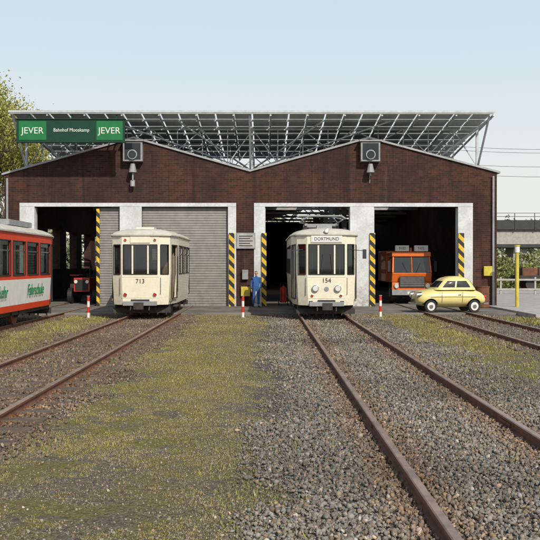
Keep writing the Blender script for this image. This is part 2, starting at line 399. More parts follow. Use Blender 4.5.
def slab(x0,z0,x1,z1,y0,y1): rf.hexa([(x0,y0,z0-.12),(x1,y0,z1-.12),(x1,y1,z1-.12),(x0,y1,z0-.12),(x0,y0,z0),(x1,y0,z1),(x1,y1,z1),(x0,y1,z0)])
for (x0,z0,x1,z1) in ((-10.93,5.45,-5.46,6.98),(-5.46,6.98,-.625,5.6),(-.625,5.6,4.33,6.98),(4.33,6.98,9.8,5.55)):
    slab(x0,z0,x1,z1,FY+.5,48)
    for k0,k1 in ((0,.35),(.65,1)):  # open strip in each slope, added to let sun into the shed
        slab(x0+(x1-x0)*k0,z0+(z1-z0)*k0,x0+(x1-x0)*k1,z0+(z1-z0)*k1,48,56)
    slab(x0,z0,x1,z1,56,78.2)
rf.obj('roof_slopes',[M['roof']],B)
it=MB()
for yy in np.arange(41,77,4.5):
    for xx in (-5.6,-.8,4.0): it.box(xx-.12,xx+.12,yy-.12,yy+.12,.08,5.6,0)
    for x0,x1 in ((-10.4,-.625),(-.625,9.25)):
        it.beam((x0,yy,5.2),(x1,yy,5.2),.14,0)
        xm=(x0+x1)/2
        for k in range(8):
            xa=x0+(x1-x0)*k/8; xb=x0+(x1-x0)*(k+1)/8
            it.beam((xa,yy,5.2 if k%2==0 else 5.2+1.5*(1-abs(xa-xm)/(x1-x0)*2)),(xb,yy,5.2 if k%2==1 else 5.2+1.5*(1-abs(xb-xm)/(x1-x0)*2)),.07,0)
it.obj('interior_columns_and_trusses',[M['pale']],B)
bx('interior_partition',B,-.75,-.5,FY+6,77,.08,5.0,M['interior'],0)
fr=MB()
def post(a,c,z0=0.08,z1=4.22): fr.box(a,c,FY-.05,FY+.02,z0,z1)
for a,c in ((-10.2,-9.58),(-6.04,-5.125),(-1.54,-1.2),(-.46,0),(3.54,4.54),(8.04,8.66)): post(a,c)
fr.box(-10.2,-1.2,FY-.055,FY+.02,4.225,4.38); fr.box(-.46,8.66,FY-.055,FY+.02,4.225,4.38)
for xx,sg in ((-9.58,1),(-6.04,-1),(0,1),(3.54,-1),(4.54,1),(8.04,-1)):
    fr.box(min(xx,xx+sg*.02),max(xx,xx+sg*.02),FY+.025,FY+.38,.08,4.2)
fr.obj('white_door_frames',[M['white']],B,.008)
def shutter(name,x0,x1,y,z0,z1):
    b=MB(); z=z0
    while z<z1-.02:
        zz=min(z+.105,z1)
        b.hexa([(x0,y,z+.008),(x1,y,z+.008),(x1,y+.05,z+.008),(x0,y+.05,z+.008),(x0,y+.02,zz),(x1,y+.02,zz),(x1,y+.05,zz),(x0,y+.05,zz)])
        z+=.105
    b.box(x0,x1,y+.055,y+.08,z0,z1)
    return b.obj(name,[M['shutter']],B)
shutter('roller_shutter',-5.125,-1.54,FY+.14,.08,4.22)
shutter('folded_door_leaf',-6.95,-6.06,FY+.16,.08,4.2)
hz=MB()
def hp(px0,px1,z0,z1,y=FY-.14): hz.box(px0,px1,y,y+.08,z0,z1)
hp(-7.03,-6.9,.08,4.15,FY+.05); hp(-1.50,-1.27,.08,3.13); hp(-.14,.06,.08,3.13); hp(4.36,4.58,.08,3.13); hp(8.04,8.28,.08,3.13)
hz.obj('hazard_striped_guards',[M['haz']],B,.005)
for i,(xx) in enumerate((-5.46,4.36)):
    b=MB(); b.box(xx-.40,xx+.40,FY-.35,FY-.02,6.08,6.9,0); b.box(xx-.33,xx+.33,FY-.365,FY-.351,6.15,6.83,1)
    b.box(xx-.46,xx+.46,FY-.42,FY-.02,6.905,6.96,2)
    b.cyl((xx,FY-.2,6.35),(xx,FY-.44,6.35),.2,2,20); b.cyl((xx,FY-.441,6.35),(xx,FY-.46,6.35),.16,1,20)
    b.cyl((xx,FY-.05,5.9),(xx,FY-.3,5.85),.03,0,8); b.cyl((xx,FY-.3,5.98),(xx,FY-.3,5.62),.09,0,14,r2=.17)
    b.cyl((xx,FY-.3,5.62),(xx,FY-.3,5.3 if i==0 else 5.5),.035,0,8)
    if i==0: b.cyl((xx-.02,FY-.2,5.3),(xx-.02,FY-.2,5.05),.10,2,12)
    b.cyl((xx,FY-.03,6.1),(xx,FY-.03,5.2),.02,0,6)
    b.obj('wall_floodlight',[M['grey'],M['dglass'],M['coping']],B,.01)
b=MB(); b.box(-1.19,-.40,FY-.09,FY-.056,2.48,3.14,0); b.box(-1.15,-.44,FY-.095,FY-.0905,2.52,3.1,1)
for k in range(5): b.box(-1.08,-.52-(k%2)*.1,FY-.099,FY-.0955,2.98-k*.1,3.02-k*.1,2)
b.obj('notice_board',[M['grey'],M['pale'],M['tdark']],B)
b=MB(); b.cyl((9.5,FY-.08,.1),(9.5,FY-.08,5.5),.05,0,10); b.cyl((-10.7,FY-.08,.1),(-10.7,FY-.08,5.4),.05,0,10)
b.box(9.1,9.45,FY-.16,FY-.01,1.35,1.75,1); b.box(-.95,-.7,FY-.16,FY-.01,1.2,1.6,0); b.box(-1.0,-.62,FY-.12,FY-.01,.5,.9,1)
b.obj('downpipes_and_boxes',[M['grey'],M['postyel']],B,.01)

# ------------------------------------------------------------------ solar canopy above the roof
S=root('lattice_roof_canopy')
cy0,cz0,cy1,cz1=36.4,7.9,45.0,7.12
cx0,cx1=-10.3,9.25
def cz(y): return cz0+(cz1-cz0)*(y-cy0)/(cy1-cy0)
b=MB(); nx=26; ny=7
for i in range(nx):
    for j in range(ny):
        xa=cx0+(cx1-cx0)*i/nx+.035; xb=cx0+(cx1-cx0)*(i+1)/nx-.035
        ya=cy0+(cy1-cy0)*j/ny+.04; yb=cy0+(cy1-cy0)*(j+1)/ny-.04
        za,zb=cz(ya),cz(yb)
        b.hexa([(xa,ya,za+.1),(xb,ya,za+.1),(xb,yb,zb+.1),(xa,yb,zb+.1),(xa,ya,za+.14),(xb,ya,za+.14),(xb,yb,zb+.14),(xa,yb,zb+.14)])
b.obj('panels',[M['panel']],S)
b=MB()
for j in range(ny+1):
    yy=cy0+(cy1-cy0)*j/ny; b.beam((cx0,yy,cz(yy)+.04),(cx1,yy,cz(yy)+.04),.07)
for i in range(0,nx+1,2):
    xx=cx0+(cx1-cx0)*i/nx; b.beam((xx,cy0,cz0-.04),(xx,cy1,cz1-.04),.065)
b.box(cx0-.05,cx1+.05,cy0-.06,cy0-.02,cz0+.05,cz0+.14)
def roofz(x):
    if x<-5.46: t=(x+10.83)/(5.37); return 5.55+t*1.5
    if x<-.625: t=(x+5.46)/4.835; return 7.05-t*1.38
    if x<4.33: t=(x+.625)/4.955; return 5.67+t*1.38
    t=(x-4.33)/5.34; return 7.05-t*1.4
for yy in (38.6,41.4,44.2):
    top=cz(yy)-.1; n=18; pts=[]
    for i in range(n+1):
        xx=cx0+.1+(cx1-cx0-.2)*i/n; pts.append((xx,min(roofz(xx)+.16,top-.18)))
    for i in range(n):
        (xa,za),(xb,zb)=pts[i],pts[i+1]
        b.beam((xa,yy,za),(xb,yy,zb),.055); b.beam((xa,yy,top),(xb,yy,top),.06)
        if i%2==0: b.beam((xa,yy,za),(xb,yy,top),.04)
        else: b.beam((xa,yy,top),(xb,yy,zb),.04)
        b.beam((xa,yy,za),(xa,yy,top),.035)
for xx in (-10.2,-.625,9.1):
    zt=cz(38.6); b.beam((xx,38.6,roofz(max(-10.8,min(9.6,xx)))-.1),(xx,38.6,zt),.10)
    b.beam((xx,38.6,roofz(xx)+.1),(xx,cy0+.1,cz0-.06),.07)
for xa,xb in ((-.625,5.2),(-.625,-6.4),(-.625,2.4),(-.625,-3.6)):
    b.beam((xa,40,6.0),(xb,37.2,7.75),.055)
for xa,xb in ((7.4,9.2),(-8.6,-10.2)): b.beam((xa,38.6,roofz(xa)+.1),(xb,36.6,7.78),.075)
b.obj('steel_lattice',[M['steel']],S)
G=root('brewery_banner_sign')
b=MB(); b.box(-9.95,-5.62,36.10,36.22,6.74,7.62,0); b.box(-9.85,-8.75,36.085,36.099,6.80,7.56,1); b.box(-6.75,-5.70,36.085,36.099,6.80,7.56,1)
b.box(-9.99,-5.58,36.06,36.24,7.622,7.66,2); b.box(-9.99,-5.58,36.06,36.24,6.70,6.738,2)
for xx in (-9.5,-7.8,-6.0): b.beam((xx,36.24,7.5),(xx,36.5,7.85),.06,2); b.beam((xx,36.24,6.9),(xx,37.9,7.55),.05,2)
b.obj('board',[M['green'],M['lgreen'],M['green']],G,.005)
text('lettering_1',G,'JEVER',.36,(-9.3,36.08,7.17),M['twhite']); text('lettering_2',G,'JEVER',.36,(-6.23,36.08,7.17),M['twhite'])
text('lettering_3',G,'Bahnhof Mooskamp',.2,(-7.75,36.095,7.2),M['twhite'],sx=.9)

# ------------------------------------------------------------------ trams
def tram(name,loc,rz,L,band,zs,mats,fw,side_n,door_open=True,W=1.1,roofmat='creamroof',tapy=1.5,doors=True,zwin=(1.42,2.42),bottom=.94):
    T=root(name,loc,rz)
    z0,zt=zs[0],zs[-1]
    half=[(fw,0.0),(W*.86,.26),(W,tapy)]
    out=[(-half[0][0],0)]+half+[(x,L-y) for x,y in reversed(half)]+[(-x,L-y) for x,y in half[:1]]+[(-x,L-y) for x,y in half[1:]]+[(-x,y) for x,y in reversed(half[1:])]
    n=len(out); b=MB(); vd={}
    def sc(z): return bottom+(1-bottom)*min(1,(z-z0)/.8) if z<z0+.8 else 1.0
    def vert(p,z):
        s_=sc(z); q=(round(p[0]*s_,4),round(p[1],4),round(z,4))
        if q not in vd: vd[q]=len(b.v); b.v.append(q)
        return vd[q]
    holes=[]
    for i in range(n):
        p=Vector(out[i]); q=Vector(out[(i+1)%n]); ln=(q-p).length
        dy=abs(q[1]-p[1]); H=[]
        if dy<.01:
            mrg=.05/ln
            H=[(mrg,1-mrg,'w')]
        elif dy<.5: H=[(.16,.86,'w')]
        elif dy<3 and ln<3 and abs(dy-(tapy-.26))<.05 and doors:
            H=[(.18,.82,'d')]
        else:
            m=side_n if dy>3 else 1
            for k in range(m):
                u0=(k+.08)/m;u1=(k+.92)/m; H.append((u0,u1,'w'))
        us=sorted(set([0,1]+[h[0] for h in H]+[h[1] for h in H]))
        for a in range(len(us)-1):
            for c in range(len(zs)-1):
                um=(us[a]+us[a+1])/2; zm=(zs[c]+zs[c+1])/2; skip=False
                for h in H:
                    if h[0]<um<h[1]:
                        if h[2]=='w' and zwin[0]<zm<zwin[1]: skip=True
                        if h[2]=='d' and zs[1]-.01<zm<zwin[1]: skip=True
                if skip: continue
                A=p.lerp(q,us[a]);Bp=p.lerp(q,us[a+1])
                b.f.append((vert(A,zs[c]),vert(Bp,zs[c]),vert(Bp,zs[c+1]),vert(A,zs[c+1]))); b.m.append(band[c])
        for h in H: holes.append((p.lerp(q,h[0]),p.lerp(q,h[1]),h[2],(q-p).normalized()))
    o=b.obj('body_shell',[M[k] for k in mats],T)
    md=o.modifiers.new('sol','SOLIDIFY'); md.thickness=.05; md.offset=-1
    md=o.modifiers.new('bev','BEVEL'); md.width=.008; md.segments=2; md.limit_method='ANGLE'; md.angle_limit=math.radians(40)
    gl=MB(); frm=MB()
    for A,Bq,kind,d in holes:
        nrm=Vector((d[1],-d[0])); ins=-nrm*.025
        za,zb=(zwin[0],zwin[1]) if kind=='w' else (zs[1],zwin[1])
        A3=A+ins;B3=Bq+ins
        isd=(kind=='d'); right_open=isd and door_open and A[0]>0 and A[1]<L/2
        if not right_open:
            gl.face([(A3[0],A3[1],za),(B3[0],B3[1],za),(B3[0],B3[1],zb),(A3[0],A3[1],zb)])
            if isd:
                frm.hexa([(A3[0],A3[1],za),(B3[0],B3[1],za),(B3[0]-nrm[0]*.03,B3[1]-nrm[1]*.03,za),(A3[0]-nrm[0]*.03,A3[1]-nrm[1]*.03,za),
                          (A3[0],A3[1],1.25),(B3[0],B3[1],1.25),(B3[0]-nrm[0]*.03,B3[1]-nrm[1]*.03,1.25),(A3[0]-nrm[0]*.03,A3[1]-nrm[1]*.03,1.25)],0)
                mid=(A3+B3)/2; frm.beam((mid[0],mid[1],1.25),(mid[0],mid[1],zb),.05,0)
        k=.028; E=nrm*.004
        c=[(A[0]+E[0],A[1]+E[1]),(Bq[0]+E[0],Bq[1]+E[1])]
        for (u,v) in (((*c[0],za),(*c[1],za)),((*c[0],zb),(*c[1],zb)),((*c[0],za),(*c[0],zb)),((*c[1],za),(*c[1],zb))): frm.beam(u,v,k,1)
        if kind=='w' and (Bq-A).length>.9 and abs(d[1])>.9:
            frm.beam((A3[0],A3[1],zb-.27),(B3[0],B3[1],zb-.27),.03,2)
        if abs(d[1])<.01:
            for u in (-fw*.42,fw*.42):
                frm.beam((u,A3[1],za),(u,A3[1],zb),.05,0)
    gl.obj('windows',[M['glass']],T)
    frm.obj('window_frames',[M[mats[0]],M['black'],M['chrome']],T)
    rings=[(-.045,zt-.03),(-.05,zt+.01),(-.03,zt+.03),(.02,zt+.055),(.09,zt+.11),(.22,zt+.165),(.42,zt+.205),(.7,zt+.23),(.95,zt+.235)]
    r=MB()
    for t_,z in rings:
        for x,y in out:
            sx=math.copysign(max(abs(x)-t_,.03),x); ty=min(t_*1.1,L/2); yy=y+ty if y<L/2 else y-ty
            r.v.append((sx,yy,z))
    for k in range(len(rings)-1):
        for i in range(n):
            j=(i+1)%n; r.f.append((k*n+i,k*n+j,(k+1)*n+j,(k+1)*n+i)); r.m.append(0)
    r.f.append(tuple((len(rings)-1)*n+i for i in range(n))); r.m.append(0)
    ro=r.obj('roof',[M[roofmat]],T,smooth=True)
    md=ro.modifiers.new('e','EDGE_SPLIT'); md.split_angle=math.radians(40)
    bb=MB(); bb.box(-W+.12,W-.12,.35,L-.35,z0+.12,z0+.2,0)
    bb.box(-W+.1,W-.1,.3,L-.3,zt-.06,zt-.03,1)
    y=2.0
    while y<L-2:
        for sx in (-1,1):
            x0,x1=sorted((sx*.35,sx*(W-.12))); bb.box(x0,x1,y,y+.42,z0+.45,z0+.55,2); bb.box(x0,x1,y+.38,y+.44,z0+.55,z0+1.0,2)
        y+=.95
    for yy in (1.45,L-1.45):
        bb.box(-W+.12,-.4,yy-.02,yy+.02,z0+.2,zt-.06,0); bb.box(.4,W-.12,yy-.02,yy+.02,z0+.2,zt-.06,0)
    bb.box(-.35,.05,.28,.5,z0+.2,1.35,3)
    for sx in (-.5,.5): bb.cyl((sx,1.0,z0+.2),(sx,1.0,zt-.06),.018,3,8)
    bb.obj('interior',[M['inner'],M['pale'],M['seat'],M['grey']],T)
    u=MB(); u.box(-.9,.9,.5,L-.5,z0-.12,z0+.1,0)
    for yc in (L*.3,L*.7):
        for sx in (-1,1):
            u.cyl((sx*.70,yc,.36),(sx*.80,yc,.36),.36,1,24); u.cyl((sx*.8,yc,.36),(sx*.84,yc,.36),.12,0,12)
            u.box(min(sx*.86,sx*.95),max(sx*.86,sx*.95),yc-.75,yc+.75,.3,.42,0); u.box(min(sx*.84,sx*.97),max(sx*.84,sx*.97),yc-.12,yc+.12,.22,.55,0)
        u.cyl((-.7,yc,.36),(.7,yc,.36),.06,0,10)
    u.box(-.35,.35,L*.42,L*.58,.16,z0-.12,0)
    for yf,sg in ((0,-1),(L,1)):
        a,c=sorted((yf-sg*.45,yf-sg*.40)); u.box(-.95,.95,a,c,.12,.3,0)
        for kk in range(7): u.box(-.9+kk*.28,-.86+kk*.28,a-.01,c+.01,.06,.3,0)
        a,c=sorted((yf+sg*.02,yf+sg*.12)); u.box(-.55,.55,a,c,z0-.02,z0+.12,2)
        a,c=sorted((yf-sg*.2,yf+sg*.38)); u.box(-.06,.06,a,c,.42-.09,.42+.03,0)
        a,c=sorted((yf+sg*.38,yf+sg*.46)); u.box(-.16,.16,a,c,.27,.5,0)
        for sx in (-.3,.3):
            u.cyl((sx,yf+sg*.02,z0+.0),(sx,yf+sg*.14,z0-.18),.025,0,8)
    u.obj('underframe_and_wheels',[M['dark'],M['rustrail'],M['grey']],T,.008)
    return T,out

zs=[.40,.60,1.40,2.36,2.68]; ZW=(1.40,2.36)
T,_=tram('cream_tram',(1.97,28.8,.1),0,8.6,[0,0,0,0],zs,['cream'],.62,4,door_open=False,zwin=ZW)
b=MB()
b.box(-.5,.5,-.035,-.003,2.42,2.64,0); b.box(-.46,.46,-.042,-.0355,2.44,2.62,1)
for sx in (-.36,.36):
    b.cyl((sx,0,.95),(sx,-.07,.95),.11,2,20); b.cyl((sx,-.071,.95),(sx,-.085,.95),.085,3,20)
for sx in (-.46,.46): b.cyl((sx,0,.72),(sx,-.04,.72),.045,2,14); b.cyl((sx,-.041,.72),(sx,-.05,.72),.035,4,14)
b.cyl((0,.03,2.79),(0,-.1,2.79),.075,2,16); b.cyl((0,-.101,2.79),(0,-.11,2.79),.06,3,16)
b.box(-.6,.6,-.010,-.003,1.31,1.33,0); b.box(-.6,.6,-.010,-.003,.63,.65,0)
for sx in (-1,1):
    b.cyl((sx*.75,.1,2.2),(sx*1.2,-.12,2.15),.012,5,6); b.box(min(sx*1.14,sx*1.26),max(sx*1.14,sx*1.26),-.15,-.12,1.9,2.2,5)
    b.cyl((sx*.66,.02,.75),(sx*.66,.02,1.3),.014,2,6)
    b.cyl((sx*.18,-.02,1.43),(sx*.12,-.05,2.05),.01,5,6)
    b.box(sx*.5-.06,sx*.5+.06,-.02,-.003,.45,.55,5)
b.cyl((0,-.003,.93),(0,-.016,.93),.075,6,20)
b.box(-.28,.28,-.06,-.003,.44,.58,5)
b.obj('front_fittings',[M['cream'],M['twhite'],M['chrome'],M['lens'],M['redl'],M['tdark'],M['grey']],T,.004)
text('destination',T,'DORTMUND',.145,(0,-.045,2.53),M['tdark'],sx=.95); text('fleet_number',T,'154',.2,(0,-.012,1.2),M['tdark'])
p=MB()
for yy in (2.6,3.9):
    for sx in (-.55,.55): p.cyl((sx,yy,2.88),(sx,yy,3.08),.05,1,10)
for sx in (-.55,.55): p.beam((sx,2.5,3.1),(sx,4.0,3.1),.07)
p.beam((-.55,2.6,3.1),(.55,2.6,3.1),.07); p.beam((-.55,3.9,3.1),(.55,3.9,3.1),.07)
for sx in (-1,1):
    p.cyl((sx*.5,3.9,3.13),(sx*.7,2.1,3.26),.024); p.cyl((sx*.7,2.1,3.26),(sx*.4,3.2,3.42),.02); p.cyl((sx*.5,2.6,3.13),(sx*.7,4.3,3.26),.024); p.cyl((sx*.7,4.3,3.26),(sx*.4,3.2,3.42),.02)
p.cyl((-.75,3.1,3.44),(.75,3.1,3.44),.03); p.cyl((-.75,3.35,3.44),(.75,3.35,3.44),.03)
for sx in (-1,1): p.cyl((sx*.75,3.1,3.44),(sx*.9,3.1,3.34),.024);p.cyl((sx*.75,3.35,3.44),(sx*.9,3.35,3.34),.024)
p.box(-.35,.35,5.0,6.2,2.86,3.1,1); p.box(-.25,.25,1.0,1.6,2.87,3.02,0)
p.box(-.7,-.62,.8,7.8,2.83,2.93,1); p.box(.62,.7,.8,7.8,2.83,2.93,1)
p.obj('pantograph_and_roof_gear',[M['grey'],M['dark']],T)

T,_=tram('cream_tram_trailer',(-4.06,29.3,.1),0,7.4,[0,0,0,0],zs,['cream'],.60,3,door_open=True,zwin=ZW)
b=MB()
b.box(-.32,.32,-.03,-.003,2.42,2.62,0)
for sx in (-.48,.48):
    b.cyl((sx,0,.74),(sx,-.05,.74),.06,2,16); b.cyl((sx,-.051,.74),(sx,-.06,.74),.048,4,16)
    b.cyl((sx,0,2.52),(sx,-.04,2.52),.045,2,14); b.cyl((sx,-.041,2.52),(sx,-.05,2.52),.035,4,14)
b.box(-.6,.6,-.010,-.003,1.31,1.33,0); b.box(-.6,.6,-.010,-.003,.63,.65,0)
b.box(-.3,.3,-.02,-.003,.5,.58,5)
for sx in (-1,1): b.cyl((sx*.66,.02,.75),(sx*.66,.02,1.3),.014,2,6)
b.box(-.3,.3,1.2,1.9,2.86,2.98,0); b.box(-.3,.3,3.2,3.9,2.86,2.98,0)
b.box(1.0,1.16,.6,1.25,.32,.36,5); b.cyl((1.06,.5,.8),(1.06,.5,2.0),.015,2,8); b.cyl((1.1,1.3,.8),(1.1,1.3,2.0),.015,2,8)
b.obj('front_fittings',[M['cream'],M['twhite'],M['chrome'],M['lens'],M['redl'],M['tdark'],M['tgreen']],T,.004)
text('fleet_number',T,'713',.2,(0,-.012,1.17),M['tdark'])

L=14.
T,_=tram('red_and_white_tram',(-7.92,15.8,.1),0,L,[0,1,0,0,0],[.42,.60,1.30,1.42,2.36,2.62],['trred','trwhite'],.68,8,door_open=False,roofmat='creamroof',tapy=1.1,zwin=(1.42,2.36))
text('advert_lettering',T,'Fahrschule',.46,(1.105,L-3.0,.97),M['tgreen'],rot=(math.pi/2,0,math.pi/2),sx=.95,shear=.3)
text('advert_lettering_2',T,'Nahverkehr',.46,(1.105,L-7,.97),M['tgreen'],rot=(math.pi/2,0,math.pi/2),sx=.95,shear=.3)
p=MB()
p.box(-.6,.6,L-4,L-1.5,2.86,3.02,0); p.box(-.5,.5,L-8,L-5,2.86,3.06,0)
for sx in (-1,1):
    p.cyl((sx*.5,L-4.9,3.0),(sx*.6,L-6.4,3.25),.02,1);p.cyl((sx*.6,L-6.4,3.25),(sx*.4,L-5.4,3.45),.02,1)
p.cyl((-.8,L-5.4,3.47),(.8,L-5.4,3.47),.025,1)
p.obj('roof_gear',[M['grey'],M['dark']],T)

# ------------------------------------------------------------------ small yellow vintage microcar
def superring(hw,zb,zt,x,n=20,e=2.5):
    pts=[]; cz_=(zb+zt)/2; hz_=(zt-zb)/2
    for i in range(n):
        a=2*math.pi*(i+.5)/n; c,s_=math.cos(a),math.sin(a)
        pts.append((x,math.copysign(abs(c)**(2/e),c)*hw,cz_+math.copysign(abs(s_)**(2/e),s_)*hz_))
    return pts
CAR=root('small_yellow_car',(6.70,32.9,.08),math.radians(7)); CAR.scale=(.93,.93,.98)
b=MB(); n=20
st=[(-1.40,.28,.40,.58),(-1.36,.46,.32,.69),(-1.24,.58,.25,.78),(-1.02,.635,.21,.85),(-.75,.65,.19,.895),(-.4,.655,.18,.915),(0,.655,.18,.92),(.4,.655,.18,.915),(.75,.65,.19,.895),(1.02,.635,.21,.845),(1.24,.58,.25,.75),(1.36,.46,.32,.64),(1.40,.28,.40,.53)]
for s_ in st: b.v+=superring(s_[1],s_[2],s_[3],s_[0],n)
for k in range(len(st)-1):
    for i in range(n):
        j=(i+1)%n; b.f.append((k*n+i,(k+1)*n+i,(k+1)*n+j,k*n+j)); b.m.append(0)
b.f.append(tuple(range(n))); b.m.append(0); b.f.append(tuple(reversed([(len(st)-1)*n+i for i in range(n)]))); b.m.append(0)
body=b.obj('body',[M['yel'],M['black']],CAR,smooth=True)
md=body.modifiers.new('s','SUBSURF'); md.levels=md.render_levels=2
cut=MB()
for xc in (-.88,.86):
    for sy in (-1,1): cut.cyl((xc,sy*.40,.24),(xc,sy*.75,.24),.28,1,28)
co=cut.obj('wheel_arch_cutter',[M['yel'],M['black']],CAR)
md=body.modifiers.new('bo','BOOLEAN'); md.operation='DIFFERENCE'; md.object=co; md.solver='EXACT'
bpy.context.view_layer.update()
dg=bpy.context.evaluated_depsgraph_get(); me=bpy.data.meshes.new_from_object(body.evaluated_get(dg))
body.modifiers.clear(); body.data=me; bpy.data.objects.remove(co)
def cabring(z,x0,x1,hw,r,n=8):
    pts=[]
    cs=[(x1-r,hw-r,0),(x0+r,hw-r,90),(x0+r,-hw+r,180),(x1-r,-hw+r,270)]
    for (cx,cy,a0) in cs:
        for k in range(n//2+1):
            a=math.radians(a0+90*k/(n/2)); pts.append((cx+r*math.cos(a),cy+r*math.sin(a),z))
    res=[]; m=n//2+1
    for c in range(4):
        res+=pts[c*m:(c+1)*m]; a=pts[(c+1)*m-1]; d=pts[((c+1)*m)%len(pts)]
        ts=(.44,.50) if c in (0,2) else (.5,)
        for t in ts: res.append(tuple(a[i]+(d[i]-a[i])*t for i in range(3)))
    return res
rr=[cabring(.84,-.72,.98,.585,.22),cabring(.93,-.64,.93,.57,.22),cabring(1.04,-.54,.87,.545,.22),cabring(1.17,-.41,.78,.50,.22),cabring(1.235,-.32,.70,.465,.22),cabring(1.285,-.22,.60,.41,.22),cabring(1.325,-.08,.46,.31,.2),cabring(1.343,.05,.33,.17,.12)]
b=MB(); n=len(rr[0])
for r_ in rr: b.v+=r_
lay=[]
for c in range(4): lay+=['c']*5+(['m','m'] if c in (0,2) else ['e'])
for k in range(len(rr)-1):
    for i in range(n):
        j=(i+1)%n; a,d=lay[i],lay[j]
        ci=i%7 if False else 0
        pillar=(a=='c' and d=='c' and (j in (2,3) or True)) or (a=='m' and d=='m')
        mi=1 if (k in (1,2) and not pillar) else 0
        b.f.append((k*n+i,k*n+j,(k+1)*n+j,(k+1)*n+i)); b.m.append(mi)
# slimmer corner pillars: glaze the corner facets next to the screens
k7=len(lay)
for k in (1,2):
    for i in range(n):
        j=(i+1)%n
        if lay[i]=='c' and lay[j]=='c':
            # position of this facet within its corner
            q=i
            while q>0 and lay[q-1]=='c': q-=1
            pos=i-q; corner=0
            cnt=sum(1 for a_ in range(q) if lay[a_]!='c' and (a_==0 or lay[a_-1]=='c'))
            # corners 0,2 start at the end face; 1,3 start at the side
            scr=(0,1) if cnt in (0,2) else (2,3)
            if pos in scr: b.m[k*n+i]=1
b.f.append(tuple((len(rr)-1)*n+i for i in range(n))); b.m.append(0)
cb=b.obj('cabin',[M['yel'],M['dglass']],CAR,smooth=True)
wb=MB()
for xc in (-.88,.86):
    for sy in (-1,1):
        wb.cyl((xc,sy*.47,.235),(xc,sy*.615,.235),.235,0,28); wb.cyl((xc,sy*.616,.235),(xc,sy*.632,.235),.155,1,24); wb.cyl((xc,sy*.633,.235),(xc,sy*.65,.235),.08,2,16)
wb.obj('wheels',[M['black'],M['twhite'],M['chrome']],CAR,.012)
db=MB()
for sx,xx in ((-1,-1.44),(1,1.44)):
    db.beam((xx,-.48,.34),(xx,.48,.34),.05,0)
    for sy in (-1,1): db.beam((xx,sy*.48,.34),(xx-sx*.22,sy*.62,.34),.045,0)
for sy in (-1,1):
    db.cyl((-1.20,sy*.42,.66),(-1.40,sy*.43,.64),.105,0,18); db.cyl((-1.401,sy*.43,.64),(-1.42,sy*.43,.64),.09,1,18)
    db.cyl((1.28,sy*.42,.60),(1.38,sy*.43,.58),.05,3,12)
    y=sy*.656; db.box(-.46,-.45,min(y-.004,y+.004),max(y-.004,y+.004),.36,.76,2); db.box(.36,.37,min(y-.004,y+.004),max(y-.004,y+.004),.36,.76,2)
    db.box(-.9,.9,min(y-.001,y+.01*sy),max(y-.001,y+.01*sy),.585,.597,0); db.box(.2,.32,min(y,y+.02*sy),max(y,y+.02*sy),.66,.68,0)
db.box(-1.46,-1.448,-.2,.2,.40,.50,2)
db.obj('bumpers_lamps_trim',[M['chrome'],M['lens'],M['tdark'],M['redl']],CAR)

# ------------------------------------------------------------------ orange truck in the shed
TK=root('orange_truck',(6.46,39.5,.08)); TK.scale=(.80,.93,.95)
b=MB()
b.hexa([(-1.1,.15,1.0),(1.1,.15,1.0),(1.1,1.9,1.0),(-1.1,1.9,1.0),(-1.1,0,1.45),(1.1,0,1.45),(1.1,1.9,1.45),(-1.1,1.9,1.45)],0)
b.obj('cab_nose',[M['orange']],TK,.04)
b=MB()
for x0,x1 in ((-1.1,-1.0),(1.0,1.1),(-.03,.03)): b.hexa([(x0,0,1.45),(x1,0,1.45),(x1,.1,1.45),(x0,.1,1.45),(x0*.95,.22,2.2),(x1*.95,.22,2.2),(x1*.95,.32,2.2),(x0*.95,.32,2.2)],0)
b.box(-1.05,1.05,1.8,1.9,1.45,2.2); b.box(-1.08,1.08,.18,1.92,2.2,2.42)
b.box(-1.1,1.1,.03,.12,.62,1.0)
b.obj('cab_frame',[M['orange']],TK,.03)
b=MB(); b.face([(-1.0,.06,1.46),(1.0,.06,1.46),(.95,.26,2.2),(-.95,.26,2.2)]); b.obj('windscreen',[M['dglass']],TK)
b=MB(); b.box(-.7,.7,-.03,.02,.78,1.28,0)
for k in range(5): b.box(-.66,.66,-.045,-.031,.83+k*.09,.86+k*.09,1)
for sx in (-1,1):
    b.cyl((sx*.86,.03,.85),(sx*.86,-.04,.85),.13,1,18); b.cyl((sx*.86,-.041,.85),(sx*.86,-.055,.85),.11,2,18)
    b.beam((sx*1.1,.1,2.1),(sx*1.25,-.05,2.0),.03,0); b.box(min(sx*1.2,sx*1.35),max(sx*1.2,sx*1.35),-.07,-.03,1.5,2.0,0)
    b.cyl((sx*.75,.9,.5),(sx*1.08,.9,.5),.5,0,28); b.cyl((sx*1.081,.9,.5),(sx*1.1,.9,.5),.22,1,16)
    b.cyl((sx*.25,-.01,1.5),(sx*.5,.12,1.95),.012,0,6)
b.box(-1.12,1.12,-.12,.0,.42,.66,1); b.box(-.28,.28,-.135,-.121,.47,.58,3)
b.box(-.9,-.15,.1,.3,2.45,2.72,3); b.box(.15,.9,.1,.3,2.45,2.72,3)
for sx in (-.85,-.2,.2,.85): b.box(sx-.02,sx+.02,.18,.22,2.42,2.46,0)
b.cyl((0,.4,2.42),(0,.4,2.62),.08,4,12)
b.obj('grille_bumper_wheels_signs',[M['black'],M['grey'],M['lens'],M['twhite'],M['orange']],TK,.01)
bx('cargo_box',TK,-1.1,1.1,2.1,5.2,1.0,2.5,M['orange'],.03)
text('roof_sign_1',TK,'9102',.18,(-.52,.095,2.58),M['tdark']); text('roof_sign_2',TK,'9102',.18,(.52,.095,2.58),M['tdark'])

